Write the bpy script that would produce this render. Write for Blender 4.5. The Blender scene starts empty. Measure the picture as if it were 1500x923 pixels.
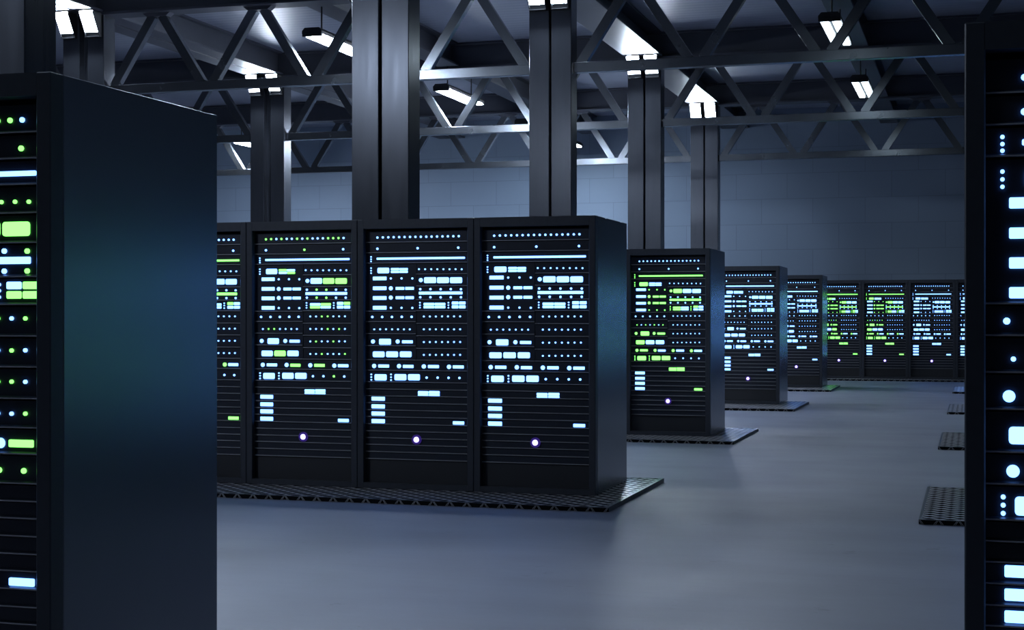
import bpy, math, random
from mathutils import Vector
FLOOD_S = 255.
TUBE_S = 230.
TUBED_S = 17.
WORLD_S = .018
EXPO = 0.
LAMPZ = 5.42
TUBES = [(-8.99, 33.0, 'added twin-tube light that brightens the back wall, hidden behind the second middle column'), (-1.85, 1.2, 'added twin-tube fill light over the aisle above the camera, outside the picture'), (-16.2, 31.6, 'added twin-tube fill light far left before the back wall, hidden behind the near left rack'), (-8.99, 3.4, 'twin-tube light left of the near racks, outside the picture'), (-8.99, 13.9, 'twin-tube light in the nearest left bay, above the picture'), (-8.99, 19.9, 'twin-tube light left of the broad dark column, near the top'),  # first three: unseen tubes added to brighten back wall and near rack fronts
         (-8.99, 25.4, 'twin-tube light between the broad dark column and the next column'), (-8.99, 30.4, 'small tube light peeping out left of the second middle column'),
         (-1.85, 13.2, 'twin-tube light over the aisle, above the picture'), (-1.85, 20.9, 'nearer twin-tube light over the aisle, a truss diagonal crossing it'),
         (-1.85, 26.5, 'farther twin-tube light over the aisle, right of the middle columns')]
random.seed(7)
S = bpy.context.scene
C = S.collection
PAD = 0.035                      # thickness of the grating pads, the racks stand on them

# ------------------------------------------------------------------ materials
def lin(r, g, b):
    f = lambda c: (c/255/12.92) if c/255 <= .04045 else ((c/255+.055)/1.055)**2.4
    return (f(r), f(g), f(b), 1)

def mat(name, col, rough=.5, metal=0., spec=.5, noise=0., nscale=6., bump=0., bscale=40., stretch=(1, 1, 1), rvar=0.):
    m = bpy.data.materials.new(name); m.use_nodes = True
    nt = m.node_tree; b = nt.nodes['Principled BSDF']
    b.inputs['Base Color'].default_value = (*col[:3], 1)
    b.inputs['Roughness'].default_value = rough
    b.inputs['Metallic'].default_value = metal
    b.inputs['Specular IOR Level'].default_value = spec
    if noise or bump or rvar:
        tc = nt.nodes.new('ShaderNodeTexCoord'); mp = nt.nodes.new('ShaderNodeMapping')
        mp.inputs['Scale'].default_value = stretch
        nt.links.new(tc.outputs['Object'], mp.inputs['Vector'])
        n = nt.nodes.new('ShaderNodeTexNoise'); n.inputs['Scale'].default_value = nscale; n.inputs['Detail'].default_value = 6
        nt.links.new(mp.outputs[0], n.inputs['Vector'])
        if noise:
            r = nt.nodes.new('ShaderNodeMapRange'); r.inputs['To Min'].default_value = 1-noise; r.inputs['To Max'].default_value = 1+noise
            nt.links.new(n.outputs['Fac'], r.inputs['Value'])
            x = nt.nodes.new('ShaderNodeMix'); x.data_type = 'RGBA'; x.blend_type = 'MULTIPLY'; x.inputs['Factor'].default_value = 1
            x.inputs['A'].default_value = (*col[:3], 1); nt.links.new(r.outputs[0], x.inputs['B'])
            nt.links.new(x.outputs['Result'], b.inputs['Base Color'])
        if rvar:
            r2 = nt.nodes.new('ShaderNodeMapRange'); r2.inputs['To Min'].default_value = rough-rvar; r2.inputs['To Max'].default_value = rough+rvar
            nt.links.new(n.outputs['Fac'], r2.inputs['Value']); nt.links.new(r2.outputs[0], b.inputs['Roughness'])
        if bump:
            n2 = nt.nodes.new('ShaderNodeTexNoise'); n2.inputs['Scale'].default_value = bscale; n2.inputs['Detail'].default_value = 5
            nt.links.new(mp.outputs[0], n2.inputs['Vector'])
            bp = nt.nodes.new('ShaderNodeBump'); bp.inputs['Strength'].default_value = bump; bp.inputs['Distance'].default_value = .01
            nt.links.new(n2.outputs['Fac'], bp.inputs['Height']); nt.links.new(bp.outputs[0], b.inputs['Normal'])
    return m

def emis(name, col, strength):
    m = bpy.data.materials.new(name); m.use_nodes = True
    nt = m.node_tree; b = nt.nodes['Principled BSDF']
    b.inputs['Base Color'].default_value = (.02, .02, .02, 1)
    b.inputs['Emission Color'].default_value = (*col, 1)
    b.inputs['Emission Strength'].default_value = strength
    return m

M = {}
M['frame'] = mat('black_powder_coat', (.038, .044, .057), .42, .2, .4, noise=.15, nscale=30)
M['side'] = mat('dark_satin_sheet', (.165, .18, .215), .24, .8, noise=.06, nscale=2.5)
M['unit'] = mat('dark_faceplate', (.020, .025, .038), .38, .2, .4, noise=.12, nscale=20)
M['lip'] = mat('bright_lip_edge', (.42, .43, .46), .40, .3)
M['kick'] = mat('black_kick_plate', (.012, .014, .019), .5)
M['steel'] = mat('grey_brushed_steel', (.072, .080, .098), .24, .6, noise=.12, nscale=3, stretch=(6, 6, .6), rvar=.05)
M['truss'] = mat('galvanised_truss_steel', (.14, .155, .175), .25, .88, noise=.14, nscale=4, rvar=.06)
M['beam'] = mat('dark_painted_beam', (.075, .082, .105), .5, .2, noise=.15, nscale=2)
M['lamp_body'] = mat('black_lamp_housing', (.03, .032, .036), .45, .4)
M['mesh'] = mat('expanded_metal', (.52, .52, .55), .22, .2, .7, noise=.15, nscale=12)
M['padbase'] = mat('dark_pad_underside', (.008, .009, .011), 1, 0, 0)
M['wire'] = mat('bright_crimp_wire', (.45, .45, .46), .4, .7)
LEDW = emis('white_blue_light', (.68, 1.75, 4.9), 1.0)
LEDG = emis('green_light', (.56, 2.9, .40), 1.0)
LEDP = emis('violet_white_light', (1.0, .85, 2.6), 1.6)
HALO = emis('painted_halo_glow', (.09, .035, .55), .25)  # glow of the ring that imitates bloom around the power light
FLOOD = emis('floodlight_lens', (.72, .84, 1.0), FLOOD_S)
TUBE = emis('fluorescent_tube', (.72, .83, 1.0), TUBE_S)
TUBEM = emis('added_wall_tube', (.72, .85, 1.0), TUBED_S*5)
TUBED = emis('dimmed_fluorescent_tube', (.72, .88, 1.0), TUBED_S)
# every light of one rack front: key, kind, then (across, up, radius) or (across, up, width, height) in metres
LIGHTS = [
    ('t1', 'dot', ((0.155, 2.055, 0.0087), (0.203, 2.056, 0.0087), (0.251, 2.056, 0.0087), (0.298, 2.056, 0.0087), (0.346, 2.056, 0.0087), (0.393, 2.056, 0.0087), (0.441, 2.056, 0.0087), (0.488, 2.056, 0.0087), (0.535, 2.056, 0.0087), (0.582, 2.056, 0.0087), (0.628, 2.056, 0.0087), (0.675, 2.056, 0.0087), (0.722, 2.056, 0.0087), (0.768, 2.056, 0.0087), (0.815, 2.056, 0.0087), (0.861, 2.056, 0.0087),)),
    ('t2', 'dot', ((0.155, 1.963, 0.0093), (0.507, 1.963, 0.0093), (0.857, 1.963, 0.0093),)),
    ('p3', 'port', ((0.099, 1.897, 0.0056), (0.099, 1.878, 0.0056), (0.099, 1.86, 0.0056),)),
    ('bar', 'bar', ((0.531, 1.881, 0.764, 0.0162),)),
    ('p4', 'port', ((0.099, 1.804, 0.0056), (0.099, 1.783, 0.0056), (0.099, 1.763, 0.0056),)),
    ('l4', 'pan', ((0.207, 1.784, 0.1011, 0.0448),)),
    ('q4', 'pan', ((0.31, 1.794, 0.072, 0.0182), (0.385, 1.793, 0.0718, 0.0182),)),
    ('q4b', 'pan', ((0.31, 1.772, 0.072, 0.0183), (0.385, 1.772, 0.0718, 0.0182),)),
    ('lba', 'bar', ((0.175, 1.719, 0.1177, 0.0292),)),
    ('lbb', 'bar', ((0.175, 1.638, 0.1177, 0.0294),)),
    ('lbc', 'bar', ((0.175, 1.558, 0.1177, 0.0296),)),
    ('lbd', 'bar', ((0.175, 1.478, 0.1177, 0.0299),)),
    ('lda', 'dot', ((0.273, 1.718, 0.0081), (0.367, 1.718, 0.0081), (0.461, 1.717, 0.0081),)),
    ('ldd', 'dot', ((0.273, 1.477, 0.0081), (0.367, 1.477, 0.0081), (0.461, 1.476, 0.0081),)),
    ('ring_upper', 'circ', ((0.273, 1.637, 0.0161),)),
    ('pair_upper', 'bar', ((0.353, 1.636, 0.0733, 0.023), (0.437, 1.636, 0.073, 0.023),)),
    ('ring_lower', 'circ', ((0.273, 1.561, 0.0161),)),
    ('pair_lower', 'bar', ((0.353, 1.56, 0.0733, 0.0232), (0.437, 1.56, 0.073, 0.0231),)),
    ('l9', 'dot', ((0.11, 1.402, 0.0093), (0.197, 1.402, 0.0093), (0.283, 1.402, 0.0093), (0.369, 1.403, 0.0093), (0.455, 1.403, 0.0093),)),
    ('l10', 'dot', ((0.127, 1.3, 0.0068), (0.179, 1.301, 0.0068), (0.231, 1.301, 0.0068), (0.284, 1.301, 0.0068), (0.336, 1.301, 0.0068), (0.388, 1.301, 0.0068), (0.439, 1.301, 0.0068),)),
    ('l11', 'circ', ((0.116, 1.2, 0.0161), (0.333, 1.201, 0.0161),)),
    ('r11', 'pan', ((0.222, 1.199, 0.1024, 0.0475),)),
    ('b11', 'bar', ((0.418, 1.199, 0.092, 0.0238),)),
    ('l12', 'pan', ((0.166, 1.095, 0.1013, 0.0465), (0.284, 1.096, 0.1021, 0.0464), (0.403, 1.097, 0.1002, 0.0462),)),
    ('r4', 'dot', ((0.519, 1.792, 0.0068), (0.572, 1.791, 0.0068), (0.625, 1.791, 0.0068), (0.677, 1.79, 0.0068), (0.73, 1.79, 0.0068), (0.782, 1.789, 0.0068), (0.834, 1.789, 0.0068), (0.886, 1.788, 0.0068),)),
    ('c5', 'circ', ((0.535, 1.703, 0.0161),)),
    ('r5', 'pan', ((0.615, 1.702, 0.1018, 0.0471), (0.726, 1.701, 0.0999, 0.047), (0.838, 1.7, 0.1021, 0.0469),)),
    ('d6', 'dot', ((0.53, 1.629, 0.0087), (0.618, 1.629, 0.0087), (0.706, 1.628, 0.0087), (0.793, 1.628, 0.0087), (0.88, 1.627, 0.0087),)),
    ('d6b', 'dot', ((0.53, 1.563, 0.0087), (0.618, 1.563, 0.0087), (0.706, 1.562, 0.0087), (0.793, 1.562, 0.0087), (0.88, 1.562, 0.0087),)),
    ('b6', 'bar', ((0.705, 1.597, 0.3735, 0.0229),)),
    ('p7', 'port', ((0.527, 1.519, 0.0056), (0.527, 1.498, 0.0056), (0.527, 1.478, 0.0056),)),
    ('p7b', 'port', ((0.773, 1.518, 0.0056), (0.773, 1.498, 0.0056), (0.773, 1.477, 0.0056),)),
    ('q7', 'pan', ((0.605, 1.507, 0.0911, 0.0205), (0.7, 1.507, 0.0907, 0.0204),)),
    ('q7b', 'pan', ((0.605, 1.483, 0.0911, 0.0205), (0.7, 1.483, 0.0907, 0.0205),)),
    ('q8', 'pan', ((0.83, 1.515, 0.0544, 0.0243), (0.891, 1.515, 0.0542, 0.0243),)),
    ('q8b', 'pan', ((0.83, 1.484, 0.0544, 0.0243), (0.891, 1.484, 0.0542, 0.0243),)),
    ('rda', 'dot', ((0.561, 1.406, 0.0068), (0.613, 1.406, 0.0068), (0.665, 1.406, 0.0068), (0.718, 1.407, 0.0068), (0.769, 1.407, 0.0068), (0.821, 1.407, 0.0068), (0.873, 1.407, 0.0068),)),
    ('rdb', 'dot', ((0.561, 1.302, 0.0068), (0.613, 1.302, 0.0068), (0.665, 1.302, 0.0068), (0.718, 1.302, 0.0068), (0.769, 1.302, 0.0068), (0.821, 1.302, 0.0068), (0.873, 1.303, 0.0068),)),
    ('rdc', 'dot', ((0.561, 1.198, 0.0068), (0.613, 1.198, 0.0068), (0.665, 1.199, 0.0068), (0.718, 1.199, 0.0068), (0.769, 1.199, 0.0068), (0.821, 1.2, 0.0068), (0.873, 1.2, 0.0068),)),
    ('rdd', 'dot', ((0.561, 1.093, 0.0068), (0.613, 1.094, 0.0068), (0.665, 1.094, 0.0068), (0.718, 1.095, 0.0068), (0.769, 1.095, 0.0068), (0.821, 1.095, 0.0068), (0.873, 1.096, 0.0068),)),
    ('c13', 'circ', ((0.126, 0.999, 0.0169), (0.345, 1.0, 0.0169), (0.561, 0.999, 0.0169), (0.778, 0.998, 0.0169),)),
    ('row_bar', 'bar', ((0.21, 0.999, 0.0931, 0.0246),)),
    ('b131', 'bar', ((0.425, 0.998, 0.0907, 0.0245),)),
    ('b132', 'bar', ((0.644, 0.999, 0.0928, 0.0244),)),
    ('b133', 'bar', ((0.857, 0.998, 0.0918, 0.0243),)),
    ('p14', 'port', ((0.101, 0.929, 0.0063), (0.101, 0.907, 0.0063), (0.101, 0.885, 0.0063),)),
    ('p14b', 'port', ((0.275, 0.931, 0.0063), (0.275, 0.908, 0.0063), (0.275, 0.885, 0.0063),)),
    ('r14', 'pan', ((0.183, 0.906, 0.1041, 0.0502), (0.357, 0.909, 0.1017, 0.05), (0.475, 0.91, 0.1012, 0.0498),)),
    ('d14', 'dot', ((0.585, 0.908, 0.0092), (0.68, 0.909, 0.0092), (0.774, 0.909, 0.0092), (0.867, 0.909, 0.0092),)),
    ('q15', 'pan', ((0.555, 0.787, 0.0886, 0.0219), (0.651, 0.789, 0.0912, 0.0219),)),
    ('q15b', 'pan', ((0.555, 0.764, 0.0886, 0.022), (0.651, 0.765, 0.0912, 0.022),)),
    ('lla', 'bar', ((0.162, 0.73, 0.1151, 0.0316),)),
    ('llb', 'bar', ((0.162, 0.667, 0.1151, 0.0317),)),
    ('llc', 'bar', ((0.162, 0.608, 0.1151, 0.0319),)),
    ('lld', 'bar', ((0.162, 0.546, 0.1151, 0.0321),)),
    ('rb', 'bar', ((0.859, 0.545, 0.0948, 0.0253),)),
    ('pw', 'power', ((0.5, 0.402, 0.0226),)),
]

# ------------------------------------------------------------------ mesh helpers
class MB:
    def __init__(s): s.v = []; s.f = []; s.mi = []
    def add(s, vs, fs, mi=0):
        o = len(s.v); s.v += [tuple(v) for v in vs]
        for f in fs: s.f.append(tuple(i+o for i in f)); s.mi.append(mi)
        return s
    def box(s, x0, x1, y0, y1, z0, z1, mi=0, bev=0.):
        if bev:
            b = min(bev, (x1-x0)*.4, (y1-y0)*.4, (z1-z0)*.4)
            # rounded-edge box: three slabs of points per corner
            vs = []; idx = {}
            for ix, (X, sx) in enumerate(((x0, 1), (x1, -1))):
                for iy, (Y, sy) in enumerate(((y0, 1), (y1, -1))):
                    for iz, (Z, sz) in enumerate(((z0, 1), (z1, -1))):
                        for k in range(3):
                            p = [X+sx*b, Y+sy*b, Z+sz*b]; p[k] = (X, Y, Z)[k]
                            idx[ix, iy, iz, k] = len(vs); vs.append(p)
            g = lambda a, b_, c, k: idx[a, b_, c, k]
            fs = []
            fs += [(g(0,0,0,0), g(0,0,1,0), g(0,1,1,0), g(0,1,0,0)), (g(1,0,0,0), g(1,1,0,0), g(1,1,1,0), g(1,0,1,0))]
            fs += [(g(0,0,0,1), g(1,0,0,1), g(1,0,1,1), g(0,0,1,1)), (g(0,1,0,1), g(0,1,1,1), g(1,1,1,1), g(1,1,0,1))]
            fs += [(g(0,0,0,2), g(0,1,0,2), g(1,1,0,2), g(1,0,0,2)), (g(0,0,1,2), g(1,0,1,2), g(1,1,1,2), g(0,1,1,2))]
            for a in (0, 1):
                for c in (0, 1):
                    fs += [(g(0,a,c,1), g(0,a,c,2), g(1,a,c,2), g(1,a,c,1))]
                    fs += [(g(a,0,c,0), g(a,0,c,2), g(a,1,c,2), g(a,1,c,0))]
                    fs += [(g(a,c,0,0), g(a,c,0,1), g(a,c,1,1), g(a,c,1,0))]
            for a in (0, 1):
                for c in (0, 1):
                    for e in (0, 1): fs.append((g(a,c,e,0), g(a,c,e,1), g(a,c,e,2)))
            return s.add(vs, fs, mi)
        vs = [(x, y, z) for x in (x0, x1) for y in (y0, y1) for z in (z0, z1)]
        return s.add(vs, [(0,1,3,2), (4,6,7,5), (0,4,5,1), (2,3,7,6), (0,2,6,4), (1,5,7,3)], mi)
    def prism(s, poly, a, b, axis, mi=0):
        """extrude a closed polygon from a to b along an axis; the polygon gives the two other coordinates"""
        n = len(poly); put = {'x': lambda t, p: (t, p[0], p[1]), 'y': lambda t, p: (p[0], t, p[1]), 'z': lambda t, p: (p[0], p[1], t)}[axis]
        vs = [put(a, p) for p in poly]+[put(b, p) for p in poly]
        fs = [tuple(range(n)), tuple(range(2*n-1, n-1, -1))]
        fs += [(i, i+n, (i+1) % n+n, (i+1) % n) for i in range(n)]
        return s.add(vs, fs, mi)
    def bar(s, p, q, w, d, mi=0):
        """a square tube from p to q in a plane of constant y: width w in the plane, depth d along y"""
        p, q = Vector(p), Vector(q); t = (q-p).normalized(); n = Vector((-t.z, 0, t.x))*(w/2); y = Vector((0, d/2, 0))
        vs = [p-n-y, p+n-y, p+n+y, p-n+y, q-n-y, q+n-y, q+n+y, q-n+y]
        return s.add(vs, [(0,1,2,3), (7,6,5,4), (0,4,5,1), (1,5,6,2), (2,6,7,3), (3,7,4,0)], mi)
    def tube(s, p, q, r, n=10, mi=0):
        p, q = Vector(p), Vector(q); t = (q-p).normalized()
        a = t.orthogonal().normalized(); b = t.cross(a)
        ring = [a*math.cos(2*math.pi*i/n)*r+b*math.sin(2*math.pi*i/n)*r for i in range(n)]
        vs = [p+v for v in ring]+[q+v for v in ring]
        return s.add(vs, [tuple(range(n)), tuple(range(2*n-1, n-1, -1))]+[(i, i+n, (i+1) % n+n, (i+1) % n) for i in range(n)], mi)
    def mesh(s, name, *mats):
        import bmesh
        me = bpy.data.meshes.new(name); me.from_pydata(s.v, [], s.f)
        for m in mats: me.materials.append(m)
        for p, i in zip(me.polygons, s.mi): p.material_index = i
        bm = bmesh.new(); bm.from_mesh(me); bmesh.ops.recalc_face_normals(bm, faces=bm.faces); bm.to_mesh(me); bm.free()
        me.update(); return me
    def build(s, name, mats, parent=None, loc=(0, 0, 0)):
        if not isinstance(mats, (list, tuple)): mats = [mats]
        return link(name, s.mesh(name, *mats), parent, loc)

def link(name, me, parent=None, loc=(0, 0, 0)):
    o = bpy.data.objects.new(name, me); C.objects.link(o); o.location = loc
    if parent: o.parent = parent
    return o

def thing(name, label, cat, loc, group=None, rotz=0):
    o = bpy.data.objects.new(name, None); o.empty_display_size = .2; C.objects.link(o)
    o.location = loc; o.rotation_euler = (0, 0, rotz); o['label'] = label; o['category'] = cat
    if group: o['group'] = group
    return o

def copy_thing(src, loc, label, group=None):
    r = src.copy(); C.objects.link(r); r.location = loc; r['label'] = label
    if group: r['group'] = group
    for ch in src.children:
        c = ch.copy(); C.objects.link(c); c.parent = r
        for g in ch.children:
            d = g.copy(); C.objects.link(d); d.parent = c
    return r

def struct(o): o['kind'] = 'structure'; return o

# ------------------------------------------------------------------ the hall
X0, X1, Y0, Y1, CEIL = -27., 7.5, -6., 36.35, 6.33
def floor_material():
    m = mat('sealed_concrete', (.185, .196, .244), .42, 0, .45, noise=.22, nscale=1.1, stretch=(.5, 1.6, 1), bump=.10, bscale=9)
    nt = m.node_tree; b = nt.nodes['Principled BSDF']
    tc = nt.nodes.new('ShaderNodeTexCoord')
    src = b.inputs['Base Color'].links[0].from_socket
    n = nt.nodes.new('ShaderNodeTexNoise'); n.inputs['Scale'].default_value = 3.2; n.inputs['Detail'].default_value = 8; n.inputs['Roughness'].default_value = .7
    nt.links.new(tc.outputs['Object'], n.inputs['Vector'])
    r = nt.nodes.new('ShaderNodeMapRange'); r.inputs['From Min'].default_value = .63; r.inputs['From Max'].default_value = .70
    r.inputs['To Min'].default_value = 1; r.inputs['To Max'].default_value = .72
    nt.links.new(n.outputs['Fac'], r.inputs['Value'])
    x = nt.nodes.new('ShaderNodeMix'); x.data_type = 'RGBA'; x.blend_type = 'MULTIPLY'; x.inputs['Factor'].default_value = 1
    nt.links.new(src, x.inputs['A']); nt.links.new(r.outputs[0], x.inputs['B']); nt.links.new(x.outputs['Result'], b.inputs['Base Color'])
    n3 = nt.nodes.new('ShaderNodeTexNoise'); n3.inputs['Scale'].default_value = 1.3; n3.inputs['Detail'].default_value = 5
    nt.links.new(tc.outputs['Object'], n3.inputs['Vector'])
    r3 = nt.nodes.new('ShaderNodeMapRange'); r3.inputs['To Min'].default_value = .46; r3.inputs['To Max'].default_value = .64
    nt.links.new(n3.outputs['Fac'], r3.inputs['Value']); nt.links.new(r3.outputs[0], b.inputs['Roughness'])
    return m
def wall_material():
    m = mat('painted_block_wall', (.28, .36, .50), .6, 0, .3)
    nt = m.node_tree; b = nt.nodes['Principled BSDF']
    tc = nt.nodes.new('ShaderNodeTexCoord'); mp = nt.nodes.new('ShaderNodeMapping'); mp.inputs['Rotation'].default_value = (math.pi/2, 0, 0)
    nt.links.new(tc.outputs['Object'], mp.inputs['Vector'])
    br = nt.nodes.new('ShaderNodeTexBrick'); br.inputs['Scale'].default_value = 1.0
    br.inputs['Brick Width'].default_value = 1.2; br.inputs['Row Height'].default_value = .6; br.inputs['Mortar Size'].default_value = .008
    br.inputs['Color1'].default_value = (.20, .26, .345, 1); br.inputs['Color2'].default_value = (.21, .27, .357, 1); br.inputs['Mortar'].default_value = (.165, .21, .28, 1)
    nt.links.new(mp.outputs[0], br.inputs['Vector']); nt.links.new(br.outputs['Color'], b.inputs['Base Color'])
    bp = nt.nodes.new('ShaderNodeBump'); bp.inputs['Strength'].default_value = .15; bp.inputs['Distance'].default_value = .01; bp.invert = True
    nt.links.new(br.outputs['Fac'], bp.inputs['Height']); nt.links.new(bp.outputs[0], b.inputs['Normal'])
    return m
def ceiling_material():
    m = mat('corrugated_ceiling_sheet', (.27, .30, .37), .5, 0, .4, noise=.12, nscale=1.2)
    nt = m.node_tree; b = nt.nodes['Principled BSDF']
    tc = nt.nodes.new('ShaderNodeTexCoord'); w = nt.nodes.new('ShaderNodeTexWave'); w.wave_type = 'BANDS'; w.bands_direction = 'Y'
    w.inputs['Scale'].default_value = 1.6; w.inputs['Distortion'].default_value = .4; w.inputs['Detail'].default_value = 3
    nt.links.new(tc.outputs['Object'], w.inputs['Vector'])
    bp = nt.nodes.new('ShaderNodeBump'); bp.inputs['Strength'].default_value = .18; bp.inputs['Distance'].default_value = .02
    nt.links.new(w.outputs['Fac'], bp.inputs['Height']); nt.links.new(bp.outputs[0], b.inputs['Normal'])
    return m
M['floor'] = floor_material(); M['wall'] = wall_material(); M['ceil'] = ceiling_material()
struct(MB().box(X0, X1, Y0, Y1+.2, -.2, 0).build('floor', M['floor']))
struct(MB().box(X0, X1, Y0, Y1+.2, CEIL, CEIL+.2).build('ceiling', M['ceil']))
struct(MB().box(X0, X1, Y1, Y1+.2, 0, CEIL).build('wall_back', M['wall']))
struct(MB().box(X0-.2, X0, Y0, Y1+.2, 0, CEIL).build('wall_left', M['wall']))
struct(MB().box(X1, X1+.2, Y0, Y1+.2, 0, CEIL).build('wall_right', M['wall']))

# ------------------------------------------------------------------ columns, beams, trusses
CY = [7.449+6.1203*i for i in range(5)]          # front faces of the column rows, near to far
CXM, CW = -5.7118, .5831                        # left edge and width of the middle columns
CXL, LW = -12.9032, .6856                       # the left line
CXR = CXM+7.19
CDEP = .311
GIRD = 5.90                                     # underside of the beams
LINES = {'left': (CXL, LW, .135), 'middle': (CXM, CW, .03), 'right': (CXR, CW, .03)}

def make_column(line, i, label):
    x0, w, gap = LINES[line]; y = CY[i]; cx = x0+w/2; pw = (w-gap)/2
    t = thing('steel_column', label, 'column', (cx, y+CDEP/2, 0), 'twin-post steel columns')
    d = CDEP/2
    for s in (-1, 1):
        a, b = (-w/2, -w/2+pw) if s < 0 else (w/2-pw, w/2)
        MB().box(a, b, -d, d, .02, GIRD, bev=.006).build('post', M['steel'], t)
    MB().box(-gap/2+.001, gap/2-.001, -d+.13, d-.04, .02, GIRD).build('web_plate', M['steel'], t)
    MB().box(-w/2-.06, w/2+.06, -d-.06, d+.06, 0, .02, bev=.004).build('base_plate', M['beam'], t)
    return t

ROWN = ['nearest', 'second', 'third', 'fourth', 'farthest']
make_column('middle', 0, 'near steel column cut by the left picture edge above the near left rack')
make_column('middle', 1, 'broad dark steel column rising behind the four-rack row, nearest whole one')
make_column('middle', 2, 'steel column behind the right end of the four-rack row, floodlights at the top picture edge')
make_column('middle', 3, 'steel column rising behind the single green-lit rack')
make_column('middle', 4, 'farthest narrow steel column of the middle line, before the back wall')
make_column('left', 2, 'wide-gapped twin-post column behind the near left rack, two floodlights at its head')
make_column('left', 3, 'wide-gapped twin-post column left of the broad dark column, bright strip on its side')
make_column('left', 4, 'far wide-gapped column of the left line hidden behind the broad dark column')
for i in (2, 3, 4): make_column('right', i, f'{ROWN[i]} twin-post steel column of the right line behind the near right rack')

# floodlights on the column heads: the face leans outward at the top
def make_flood(line, i, s, label, back=False):
    x0, w, gap = LINES[line]; pw = (w-gap)/2
    cx = x0+pw/2 if s < 0 else x0+w-pw/2
    z0, z1 = 5.565, 5.885; out0, out1 = .05, .24
    t = thing('column_floodlight', label, 'floodlight', (cx, CY[i]+(CDEP if back else 0), z0), 'floodlights on the column heads', math.pi if back else 0)
    hw = pw*.38; h = z1-z0
    ang = math.atan2(out1-out0, h)
    # housing wedge between the column and the leaning face
    MB().prism([(-.001, -.03), (-out0-.005, -.03), (-out1-.005, h), (-.001, h)], -hw-.006, hw+.006, 'x').build('housing', M['lamp_body'], t)
    n = Vector((-h, -(out1-out0))).normalized()*.012       # outward normal in (y, z)
    a, b = (-out0-.005, 0.0), (-out1-.005, h-.005)
    MB().prism([a, b, (b[0]+n.x, b[1]+n.y), (a[0]+n.x, a[1]+n.y)], -hw, hw, 'x').build('lens', FLOOD, t)
    q = (n.x*2.6, n.y*2.6)
    for u0, u1 in ((-hw-.014, -hw-.001), (hw+.001, hw+.014)):
        MB().prism([(a[0]+.004, a[1]), (b[0]+.004, b[1]), (b[0]+q[0], b[1]+q[1]), (a[0]+q[0], a[1]+q[1])], u0, u1, 'x').build('bezel', M['lamp_body'], t)
    MB().prism([(b[0]+.004, h-.006), (b[0]-.055, h-.006), (b[0]-.055, h), (b[0]+.004, h)], -hw-.014, hw+.014, 'x').build('visor', M['lamp_body'], t)
    # lip under the lens
    MB().prism([(-.001, -.034), (-out0-.05, -.034), (-out0-.05, -.026), (-.001, -.026)], -hw-.01, hw+.01, 'x').build('lip', M['lamp_body'], t)
    return t
for line, i, where in (('middle', 1, 'broad dark column above the picture'), ('middle', 2, 'column behind the right end rack'),
                       ('middle', 3, 'column behind the green-lit rack'), ('middle', 4, 'farthest middle column'),
                       ('left', 2, 'column behind the near left rack'), ('left', 3, 'wide-gapped column left of the broad dark column'),
                       ('left', 4, 'far column behind the broad dark one'), ('middle', 0, 'near column above the left picture edge')):
    for s in (-1, 1):
        make_flood(line, i, s, f'{"left" if s < 0 else "right"} floodlight at the head of the {where}')

# cross beams along the rows, they are the top chords of the trusses
def ibeam(m, x0, x1, y0, y1, z0, z1, axis):
    """I-section with a broad bottom flange"""
    t = .035
    if axis == 'x':
        yc = (y0+y1)/2
        m.box(x0, x1, y0, y1, z0, z0+t, bev=.004); m.box(x0, x1, y0+.03, y1-.03, z1-t, z1, bev=.004); m.box(x0, x1, yc-.05, yc+.05, z0+t, z1-t)
    else:
        xc = (x0+x1)/2
        m.box(x0, x1, y0, y1, z0, z0+t, bev=.004); m.box(x0+.02, x1-.02, y0, y1, z1-t, z1, bev=.004); m.box(xc-.05, xc+.05, y0, y1, z0+t, z1-t)
    return m
for i, lab in ((1, 'deep dark cross beam over the nearest column row, above the picture'), (2, 'deep dark cross beam over the second visible column row along the top picture edge'),
               (3, 'deep dark cross beam spanning the hall over the third column row'), (4, 'deep dark cross beam spanning the hall over the farthest column row')):
    t = thing('cross_beam', lab, 'ceiling beam', (-9, CY[i]+CDEP/2, GIRD-.035), 'cross beams over the column rows')
    m = MB(); ibeam(m, -15, 15, -.17, .17, 0.0, CEIL-GIRD+.03, 'x')
    m.build('beam_section', M['beam'], t)
# girders along the lines, bay by bay
def girder(x0, x1, i, twin, name, label, group, z0=GIRD):
    ya = (CY[i-1]+CDEP/2+.18) if i > 0 else Y0+.5
    yb = (CY[i]+CDEP/2-.18) if i < 5 else Y1-.02
    t = thing(name, label, 'ceiling beam', ((x0+x1)/2, (ya+yb)/2, z0), group)
    w = (x1-x0)/2; L = (yb-ya)/2
    if twin:
        g = .025
        for a, b in ((-w, -g), (g, w)):
            m = MB(); ibeam(m, a, b, -L, L, 0, CEIL-z0-.002, 'y'); m.build('flange_section', M['beam'], t)
    else:
        m = MB(); ibeam(m, -w, w, -L, L, 0, CEIL-z0-.002, 'y'); m.build('flange_section', M['beam'], t)
    return t
BAY = ['before the nearest column row', 'in the nearest bay', 'in the second bay', 'in the third bay', 'in the fourth bay', 'in the last bay']
for i in (2, 3, 4, 5):
    girder(CXL, CXL+LW, i, True, 'roof_girder', f'twin dark roof girder over the left column line {BAY[i]}', 'girders over the column lines')
    girder(CXM-.03, CXM+CW+.03, i, False, 'roof_girder', f'broad roof girder over the middle column line {BAY[i]}', 'girders over the column lines')
    for xm, nm in ((-8.99, 'left'), (-1.85, 'right')):
        girder(xm-.2, xm+.2, i, False, 'lamp_beam', f'dark ceiling beam carrying tube lights along the {nm} hall bay {BAY[i]}', 'beams that carry the tube lights')

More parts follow.
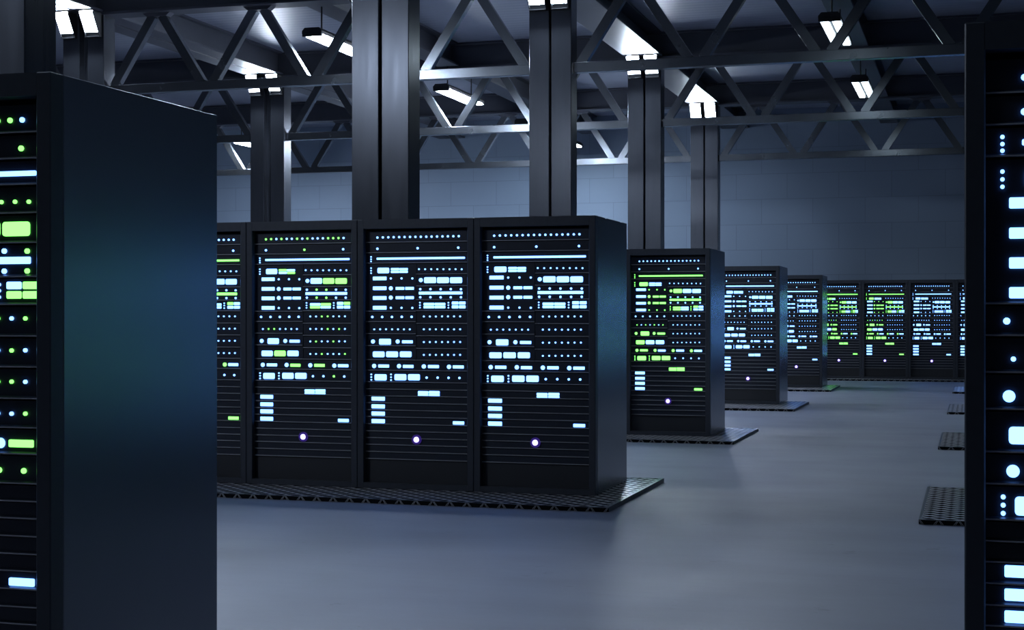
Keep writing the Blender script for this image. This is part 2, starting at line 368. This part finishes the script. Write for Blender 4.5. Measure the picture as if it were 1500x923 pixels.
# trusses: tube chord below the cross beam, zigzag diagonals
CH0 = 4.667+PAD
def truss(xa, xb, i, label):
    y = CY[i]+CDEP/2; t = thing('roof_truss', label, 'truss', ((xa+xb)/2, y, CH0), 'zigzag trusses between the columns')
    L = (xb-xa)/2; h = GIRD-.035-CH0; T = .135
    MB().box(-L+.004, L-.004, -.065, .065, 0, T, bev=.006).build('bottom_chord', M['truss'], t)
    n = 4; p = 2*L/n
    for k in range(n):
        xn0, xa_, xn1 = -L+k*p, -L+(k+.5)*p, -L+(k+1)*p
        for (b, a) in ((xn0+.09, xa_-.075), (xn1-.09, xa_+.075)):
            MB().bar((b, 0, T-.02), (a, 0, h-.04), .125, .11).build('diagonal', M['truss'], t)
        MB().prism([(xa_-.22, h-.001), (xa_-.16, h-.05), (xa_+.16, h-.05), (xa_+.22, h-.001)], -.07, .07, 'y').build('gusset_plate', M['beam'], t)
spans = {'far left': (CXL-6.5, CXL-.003), 'left': (CXL+LW+.003, CXM-.003), 'right': (CXM+CW+.003, CXR-.003)}
for i in (2, 3, 4):
    for nm, (a, b) in spans.items():
        truss(a, b, i, f'grey zigzag steel truss in the {nm} hall bay at the {("second", "third", "farthest")[i-2]} column row')

# tube lights under the lamp beams
def tube_light(x, y0, L, z, label):
    t = thing('tube_light', label, 'ceiling light', (x, y0, z), 'twin-tube lights under the ceiling')
    prof = [(-.15, .03), (-.15, .075), (-.11, .12), (.11, .12), (.15, .075), (.15, .03)]
    MB().prism(prof, 0, L, 'y').build('housing', M['lamp_body'], t)
    for s in (-1, 1):
        MB().box(s*.078-.052, s*.078+.052, .06, L-.06, 0.0, .029, bev=.012).build('tube', TUBEM if y0 > 32.5 else TUBE if x < -5 else TUBED, t)
    for e in (0, 1):
        y = .0 if e == 0 else L-.05
        MB().box(-.15, .15, y, y+.05, -.004, .03, bev=.006).build('end_cap', M['lamp_body'], t)
    for yy in (.35, L-.35):
        MB().tube((0, yy, .12), (0, yy, GIRD-z), .012).build('hanger_rod', M['lamp_body'], t)
for x, y0, lab in TUBES: tube_light(x, y0, 2.05, LAMPZ, lab)

# ------------------------------------------------------------------ grating pads
def grating_pad(x0, x1, y0, y1, label, a=.138, b=.125):
    t = thing('floor_grating', label, 'floor grating', ((x0+x1)/2, (y0+y1)/2, 0), 'grating pads under the rack rows')
    w, d = (x1-x0)/2, (y1-y0)/2
    MB().box(-w+.004, w-.004, -d+.02, d-.004, .002, PAD-.006).build('base_sheet', M['padbase'], t)
    m = MB(); s = .72; z0, z1 = PAD-.004, PAD
    ny = int(round(2*d/(b/2))); bb = 4*d/ny; nx = int(round(2*w/a)); aa = 2*w/nx
    for j in range(ny+1):
        cy = -d+j*bb/2
        for i in range(nx+1):
            cx = -w+i*aa+(aa/2 if j % 2 else 0)
            o = [(aa/2, 0), (0, bb/2), (-aa/2, 0), (0, -bb/2)]
            cl = lambda px, py: (max(-w, min(w, px)), max(-d, min(d, py)))
            if cx-aa/2 >= w-1e-6: continue
            O = [cl(cx+p, cy+q) for p, q in o]; I = [cl(cx+p*s, cy+q*s) for p, q in o]
            vs = [(*p, z1) for p in O]+[(*p, z1-.0015) for p in I]
            m.add(vs, [(k, (k+1) % 4, (k+1) % 4+4, k+4) for k in range(4)])
    me = m.mesh('mesh_top', M['mesh']); link('mesh_top', me, t)
    m = MB()
    e = .022
    m.box(-w, w, -d, -d+e, PAD-.004, PAD); m.box(-w, w, d-e, d, 0.001, PAD); m.box(-w, -w+e, -d+e, d-e, 0.001, PAD); m.box(w-e, w, -d+e, d-e, 0.001, PAD)
    m.build('edge_rail', M['frame'], t)
    # crimped front edge: dark inverted trapezoids with doubled slanted wires between them
    m = MB(); n = max(2, int(round(2*w/.135))); p = 2*w/n
    for k in range(n):
        c = -w+(k+.5)*p
        m.prism([(c-p*.40, PAD-.004), (c+p*.40, PAD-.004), (c+p*.22, .001), (c-p*.22, .001)], -d+.002, -d+.008, 'y')
        for s_ in (-1, 1):
            for q in (0, .012):
                xa, xb = c+s_*(p*.43+q*.6), c+s_*(p*.25+q)
                m.bar((xa, -d-.001, PAD-.003), (xb, -d-.001, .002), .0035, .004, 1)
    m.build('crimped_edge', [M['padbase'], M['wire']], t)
    return t

# ------------------------------------------------------------------ server racks
H, W, T = 2.2, 1.0066, 1.1275
REC = .06
def rrect(w, h, r):
    r = min(r, w*.45, h*.45); out = []
    for cx, cz, a0 in ((w/2-r, h/2-r, 0), (-w/2+r, h/2-r, 90), (-w/2+r, -h/2+r, 180), (w/2-r, -h/2+r, 270)):
        for k in range(4):
            a = math.radians(a0+30*k); out.append((cx+r*math.cos(a), cz+r*math.sin(a)))
    return out
def light_shape(kind, a, b):
    """outline of one light in (x, z) and how far it stands out"""
    if kind in ('dot', 'port', 'circ', 'power'):
        n = 10 if kind in ('dot', 'port') else 20
        return [(a*math.cos(2*math.pi*k/n), a*math.sin(2*math.pi*k/n)) for k in range(n)], (.018 if kind == 'power' else .006)
    if kind == 'bar': return rrect(a, b, .004), .005
    return rrect(a, b, .010 if b > .03 else .005), .005
cache = {}
LN = {'dot': 'indicator_light', 'port': 'port_light', 'circ': 'status_light', 'bar': 'light_bar', 'pan': 'light_panel', 'power': 'power_light'}
MW = {'W': LEDW, 'G': LEDG, 'P': LEDP}
def light_mesh(kind, a, b, col):
    key = (kind, round(a, 4), round(b, 4), col)
    if key not in cache:
        o, d = light_shape(kind, a*1, b); cache[key] = MB().prism(o, -d, .002, 'y').mesh(LN[kind], MW[col])
    return cache[key]
XL, XS, XR = .0555, .4964, W-.0555
UNITS = []                      # name, x0, x1, z0, z1
for z0, z1 in ((2.012, 2.105), (1.927, 2.006), (1.842, 1.921)): UNITS.append(('server_unit', XL, XR, z0, z1))
for z0, z1 in ((1.446, 1.836), (1.361, 1.442), (1.262, 1.356), (1.163, 1.257), (1.048, 1.158)): UNITS.append(('server_unit', XL, XS-.002, z0, z1))
for z0, z1 in ((1.749, 1.836), (1.652, 1.744), (1.541, 1.647), (1.450, 1.537), (1.347, 1.445), (1.246, 1.342), (1.143, 1.241), (1.048, 1.138)): UNITS.append(('server_unit', XS+.002, XR, z0, z1))
for z0, z1 in ((.962, 1.043), (.866, .957)): UNITS.append(('server_unit', XL, XR, z0, z1))
zs = [.863, .806, .750, .692, .634, .578, .519, .461, .405, .350, .292, .233]
for k in range(11): UNITS.append(('blank_panel', XL, XR, zs[k+1]+.002, zs[k]-.002))
def unit_mesh(x0, x1, z0, z1, name):
    key = ('unit', round(x1-x0, 4), round(z1-z0, 4), name)
    if key not in cache:
        w, h = (x1-x0)/2, z1-z0; lip = .014
        # faceplate with a sloping lip at its lower edge that catches the light from above
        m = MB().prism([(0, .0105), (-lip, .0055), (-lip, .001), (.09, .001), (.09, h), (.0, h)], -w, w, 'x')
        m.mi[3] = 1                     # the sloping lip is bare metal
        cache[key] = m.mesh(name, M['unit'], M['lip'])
    return cache[key]
_shell = {}
def rack_shell(t):
    if not _shell:
        w = W/2-.0015
        m = MB(); pw = XL-.0015
        m.box(-w, -w+pw, 0, .075, 0, H, bev=.004); m.box(w-pw, w, 0, .075, 0, H, bev=.004)
        m.box(-w+pw-.002, w-pw+.002, .001, .075, H-.075, H-.0005); m.box(-w+pw-.002, w-pw+.002, .001, .075, .0005, .045)
        _shell['front_frame'] = m.mesh('front_frame', M['frame'])
        _shell['side_panel'] = MB().box(-.006, .006, .0755, T, .0, H, bev=.003).mesh('side_panel', M['side'])
        _shell['top_panel'] = MB().box(-w+.0125, w-.0125, .0755, T-.001, H-.014, H-.001).mesh('top_panel', M['side'])
        _shell['rear_panel'] = MB().box(-w+.0125, w-.0125, T-.02, T-.002, .002, H-.0145).mesh('rear_panel', M['side'])
        _shell['inner_back'] = MB().box(-w+.0125, w-.0125, .155, .165, .046, H-.015).mesh('inner_back', M['kick'])
        _shell['kick_panel'] = MB().box(-w+pw+.001, w-pw-.001, .062, .15, .046, .230).mesh('kick_panel', M['kick'])
    w = W/2-.0015
    link('front_frame', _shell['front_frame'], t)
    for s in (-1, 1): link('side_panel', _shell['side_panel'], t, (s*(w-.0061), 0, 0))
    for n in ('top_panel', 'rear_panel', 'inner_back', 'kick_panel'): link(n, _shell[n], t)

ALLG_W = {'t1': 'W', 't2': 'W', 'p': 'G'}
def colour(scheme, key, i):
    """white-blue or green for one light of a rack"""
    if key == 'pw': return 'P'
    if isinstance(scheme, dict):
        v = scheme.get(key, scheme.get('*', 'W')); return v[i % len(v)]
    return scheme
GREEN = {'*': 'G', 't1': 'W', 't2': 'W', 'q4': 'W', 'q4b': 'W', 'lba': 'W', 'lbb': 'W', 'lbc': 'W', 'lbd': 'W', 'r4': 'W', 'r5': 'GWW', 'd6': 'W', 'd6b': 'W',
         'q7': 'GW', 'q7b': 'GW', 'q8': 'GW', 'q8b': 'W', 'l9': 'W', 'l10': 'GW', 'l12': 'GWW', 'rda': 'W', 'rdb': 'W', 'rdc': 'W', 'rdd': 'W', 'b131': 'W', 'b132': 'W', 'b133': 'W',
         'd14': 'W', 'lla': 'W', 'llb': 'W', 'llc': 'W', 'lld': 'W'}
GREEN2 = dict(GREEN, r5='GWW', q4='GG', q4b='GW', l12='GWG', q8='GW', q8b='GW', b131='G', b132='W', lda='G', ldd='G')
MIX = {'*': 'W', 't1': 'GGWGWWGWGWWWGGGW', 't2': 'WGW', 'q4': 'GW', 'q4b': 'WG', 'r5': 'WGG', 'd6': 'WGGWW', 'd6b': 'WGGWW', 'q7': 'WG', 'q7b': 'GW', 'q8': 'WG', 'q8b': 'W',
       'l10': 'WGGWWWW', 'l12': 'WGW', 'rda': 'WWGGWWW', 'rdb': 'WWWGWGW', 'rdc': 'WGWWGWW', 'rdd': 'WWGWWWG', 'b131': 'G', 'b132': 'G', 'd14': 'WWGW'}
MIX2 = {'*': 'W', 'bar': 'G', 'b6': 'G', 'q8': 'GW', 'q8b': 'W', 'c13': 'WWWG', 'rb': 'G', 'r5': 'GWW', 'l12': 'GWW'}
NEAR = {'*': 'W', 't1': 'WGWGWWGWGWWWWGGW', 't2': 'WGG', 'bar': 'W', 'r4': 'G', 'r5': 'WGG', 'd6': 'GWGWG', 'd6b': 'GWGWG', 'q7': 'WG', 'q7b': 'GW', 'q8': 'WG', 'q8b': 'GG', 'rda': 'WGWWGWG', 'rdb': 'GWGWWGW', 'rdc': 'WGWGGGW', 'rdd': 'GWWGWWG',
        'c13': 'GWGW', 'b133': 'G', 'd14': 'G', 'rb': 'W', 'q15': 'WW'}

def make_rack(x, y, scheme, label, detail, group):
    """x, y: left front corner on the pad"""
    t = thing('server_rack', label, 'server rack', (x+W/2, y, PAD), group)
    rack_shell(t)
    objs = []
    for nm, x0, x1, z0, z1 in UNITS:
        u = link(nm, unit_mesh(x0, x1, z0, z1, nm), t, ((x0+x1)/2-W/2, REC, z0)); objs.append((u, x0, x1, z0, z1, {}))
    for key, kind, items in LIGHTS:
        for i, it in enumerate(items):
            px, pz = it[0], it[1]; a = it[2]; b = it[3] if len(it) > 3 else 0
            col = colour(scheme, key, i)
            best = min(objs, key=lambda o: (0 if o[1] <= px <= o[2] else 1, max(o[3]-pz, pz-o[4], 0)))
            u, x0, x1, z0, z1, bag = best
            lx, lz = px-(x0+x1)/2, pz-z0
            if detail:
                o = link(LN[kind], light_mesh(kind, a, b, col), u, (lx, 0, lz))
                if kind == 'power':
                    key2 = ('ring',)  # ring shaped to stand in for the light's violet halo
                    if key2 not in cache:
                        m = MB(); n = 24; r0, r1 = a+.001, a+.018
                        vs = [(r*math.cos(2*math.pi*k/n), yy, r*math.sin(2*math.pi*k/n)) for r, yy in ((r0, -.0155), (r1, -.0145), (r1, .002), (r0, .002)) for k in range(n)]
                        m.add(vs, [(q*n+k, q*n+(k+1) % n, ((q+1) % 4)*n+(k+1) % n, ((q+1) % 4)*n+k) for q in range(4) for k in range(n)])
                        cache[key2] = m.mesh('painted_halo', HALO)
                    r_ = link('painted_halo', cache[key2], u, (lx, 0, lz)); r_['label'] = 'painted violet halo around the power light'
                    o['label'] = 'round violet-white power light'
                elif col == 'G': o['label'] = 'green '+LN[kind].replace('_', ' ')
            else:
                m = bag.setdefault('m', MB()); sh, d = light_shape(kind, a, b)
                m.prism([(lx+p, lz+q) for p, q in sh], -d, .002, 'y', {'W': 0, 'G': 1, 'P': 2}[col])
    if not detail:
        for u, *_, bag in objs:
            if 'm' in bag: bag['m'].build('light_cluster', [LEDW, LEDG, LEDP], u)
    return t

E0, D0 = -2.8279, 4.2469
ROWS = {1: (-2.8279, 11.6181), 2: (-2.9374, 17.7007), 3: (-2.9383, 24.3880), 4: (-2.8161, 30.2584)}
ER = -.0227
g1 = 'server racks in rows'
make_rack(E0-W, D0, NEAR, 'near black server rack cut by the left picture edge, broad dark side panel', True, g1)
make_rack(ER, D0, 'W', 'near black server rack cut by the right picture edge, large white-blue lights', True, g1)
e, d = ROWS[1]
make_rack(e-W, d, 'W', 'rightmost rack of the four-rack row, all white-blue lights, teal glow on its side panel', True, g1)
make_rack(e-2*W, d, 'W', 'second rack from the right in the four-rack row, all white-blue lights', True, g1)
make_rack(e-3*W, d, MIX, 'third rack from the right in the four-rack row, white and green lights mixed', True, g1)
make_rack(e-4*W, d, MIX2, 'leftmost rack of the four-rack row, half hidden behind the near left rack, green bars', True, g1)
e, d = ROWS[2]
make_rack(e-W, d, GREEN, 'single rack with mostly green lights right of the four-rack row', True, g1)
make_rack(e-2*W, d, MIX, 'rack hidden behind the four-rack row, left of the green-lit rack', False, g1)
e, d = ROWS[3]
make_rack(e-W, d, 'W', 'white-lit rack directly behind the green-lit rack, blue glow left of it', True, g1)
e, d = ROWS[4]
make_rack(e-W, d, 'W', 'small far rack with white lights behind two nearer racks, before the back row', True, g1)
D5 = 34.8473
def xat(px, D):
    t = (px-750)/2232.513; return D*(t*math.cos(.2936)-math.sin(.2936))/(math.cos(.2936)+t*math.sin(.2936))
x5 = xat(1229, D5+.06)-W/2
for k, (sch, lab) in enumerate(((GREEN2, 'leftmost rack of the back row, green lights, partly behind a nearer rack'), (GREEN, 'second rack of the back row, green lights'),
                                ('W', 'third rack of the back row, all white lights'), ('W', 'last rack of the back row, cut off by the near right rack'))):
    make_rack(x5+k*W, D5, sch, lab, True, 'server racks along the back wall')
for k in (4, 5):
    make_rack(x5+k*W, D5, 'W', f'{("first", "second")[k-4]} back-row rack hidden behind the near right rack', False, 'server racks along the back wall')
# the block of racks right of the aisle, behind the near right rack; their lights show as reflections
for r, schemes in ((1, ('W', GREEN, GREEN)), (2, (GREEN, 'W')), (3, (GREEN, 'W')), (4, ('W', 'W'))):
    for k, sch in enumerate(schemes):
        make_rack(ER+k*W, ROWS[r][1], sch, f'{("aisle-side", "second", "third")[k]} rack of the {("", "first", "second", "third", "fourth")[r]} right-hand row, behind the near right rack', False, 'racks right of the aisle')

PF, PB, PX = .681, 1.43, -2.5666
py = [11.6181+6.1203*k for k in range(4)]
n_left = (4, 2, 1, 1)
names = ('under the four-rack row', 'under the green-lit rack', 'under the white-lit rack behind the green-lit one', 'under the small far rack before the back row')
for k in range(4):
    grating_pad(PX-.26-n_left[k]*W-.1, PX, py[k]-PF, py[k]+PB, f'grey expanded-metal grating pad {names[k]}')
    grating_pad(-.36, -.36+.34+2.1*W+(W if k == 0 else 0), py[k]-PF, py[k]+PB, f'grating pad sticking out left of the near right rack, {("nearest", "second", "third", "farthest")[k]} of four')
grating_pad(E0-W-.1, E0+.26, D0-.6, D0+1.45, 'grating pad under the near left rack, below the picture')
grating_pad(ER-.3, ER+W+.1, D0-.6, D0+1.45, 'grating pad under the near right rack, below the picture')
grating_pad(x5-.3, x5+6*W+.3, D5-.45, D5+T+.1, 'long grating pad under the back row of racks')

# ------------------------------------------------------------------ world, camera, view
w = bpy.data.worlds.new('dim_hall_air'); S.world = w; w.use_nodes = True
w.node_tree.nodes['Background'].inputs[0].default_value = (.42, .52, .80, 1)
w.node_tree.nodes['Background'].inputs[1].default_value = WORLD_S
cam = bpy.data.cameras.new('camera'); co = bpy.data.objects.new('camera', cam); C.objects.link(co)
co.location = (0, 0, 1.4183+PAD); co.rotation_euler = (math.pi/2, 0, .2936)
cam.sensor_width = 36; cam.lens = 2232.513/1500*36; cam.clip_end = 200; cam.clip_start = .05
S.camera = co
S.view_settings.view_transform = 'Standard'; S.view_settings.look = 'None'; S.view_settings.exposure = EXPO; S.view_settings.gamma = 1
S.view_settings.use_curve_mapping = False
try:
    S.cycles.use_denoising = True; S.cycles.max_bounces = 8; S.cycles.sample_clamp_indirect = 6; S.cycles.caustics_reflective = False
except Exception: pass
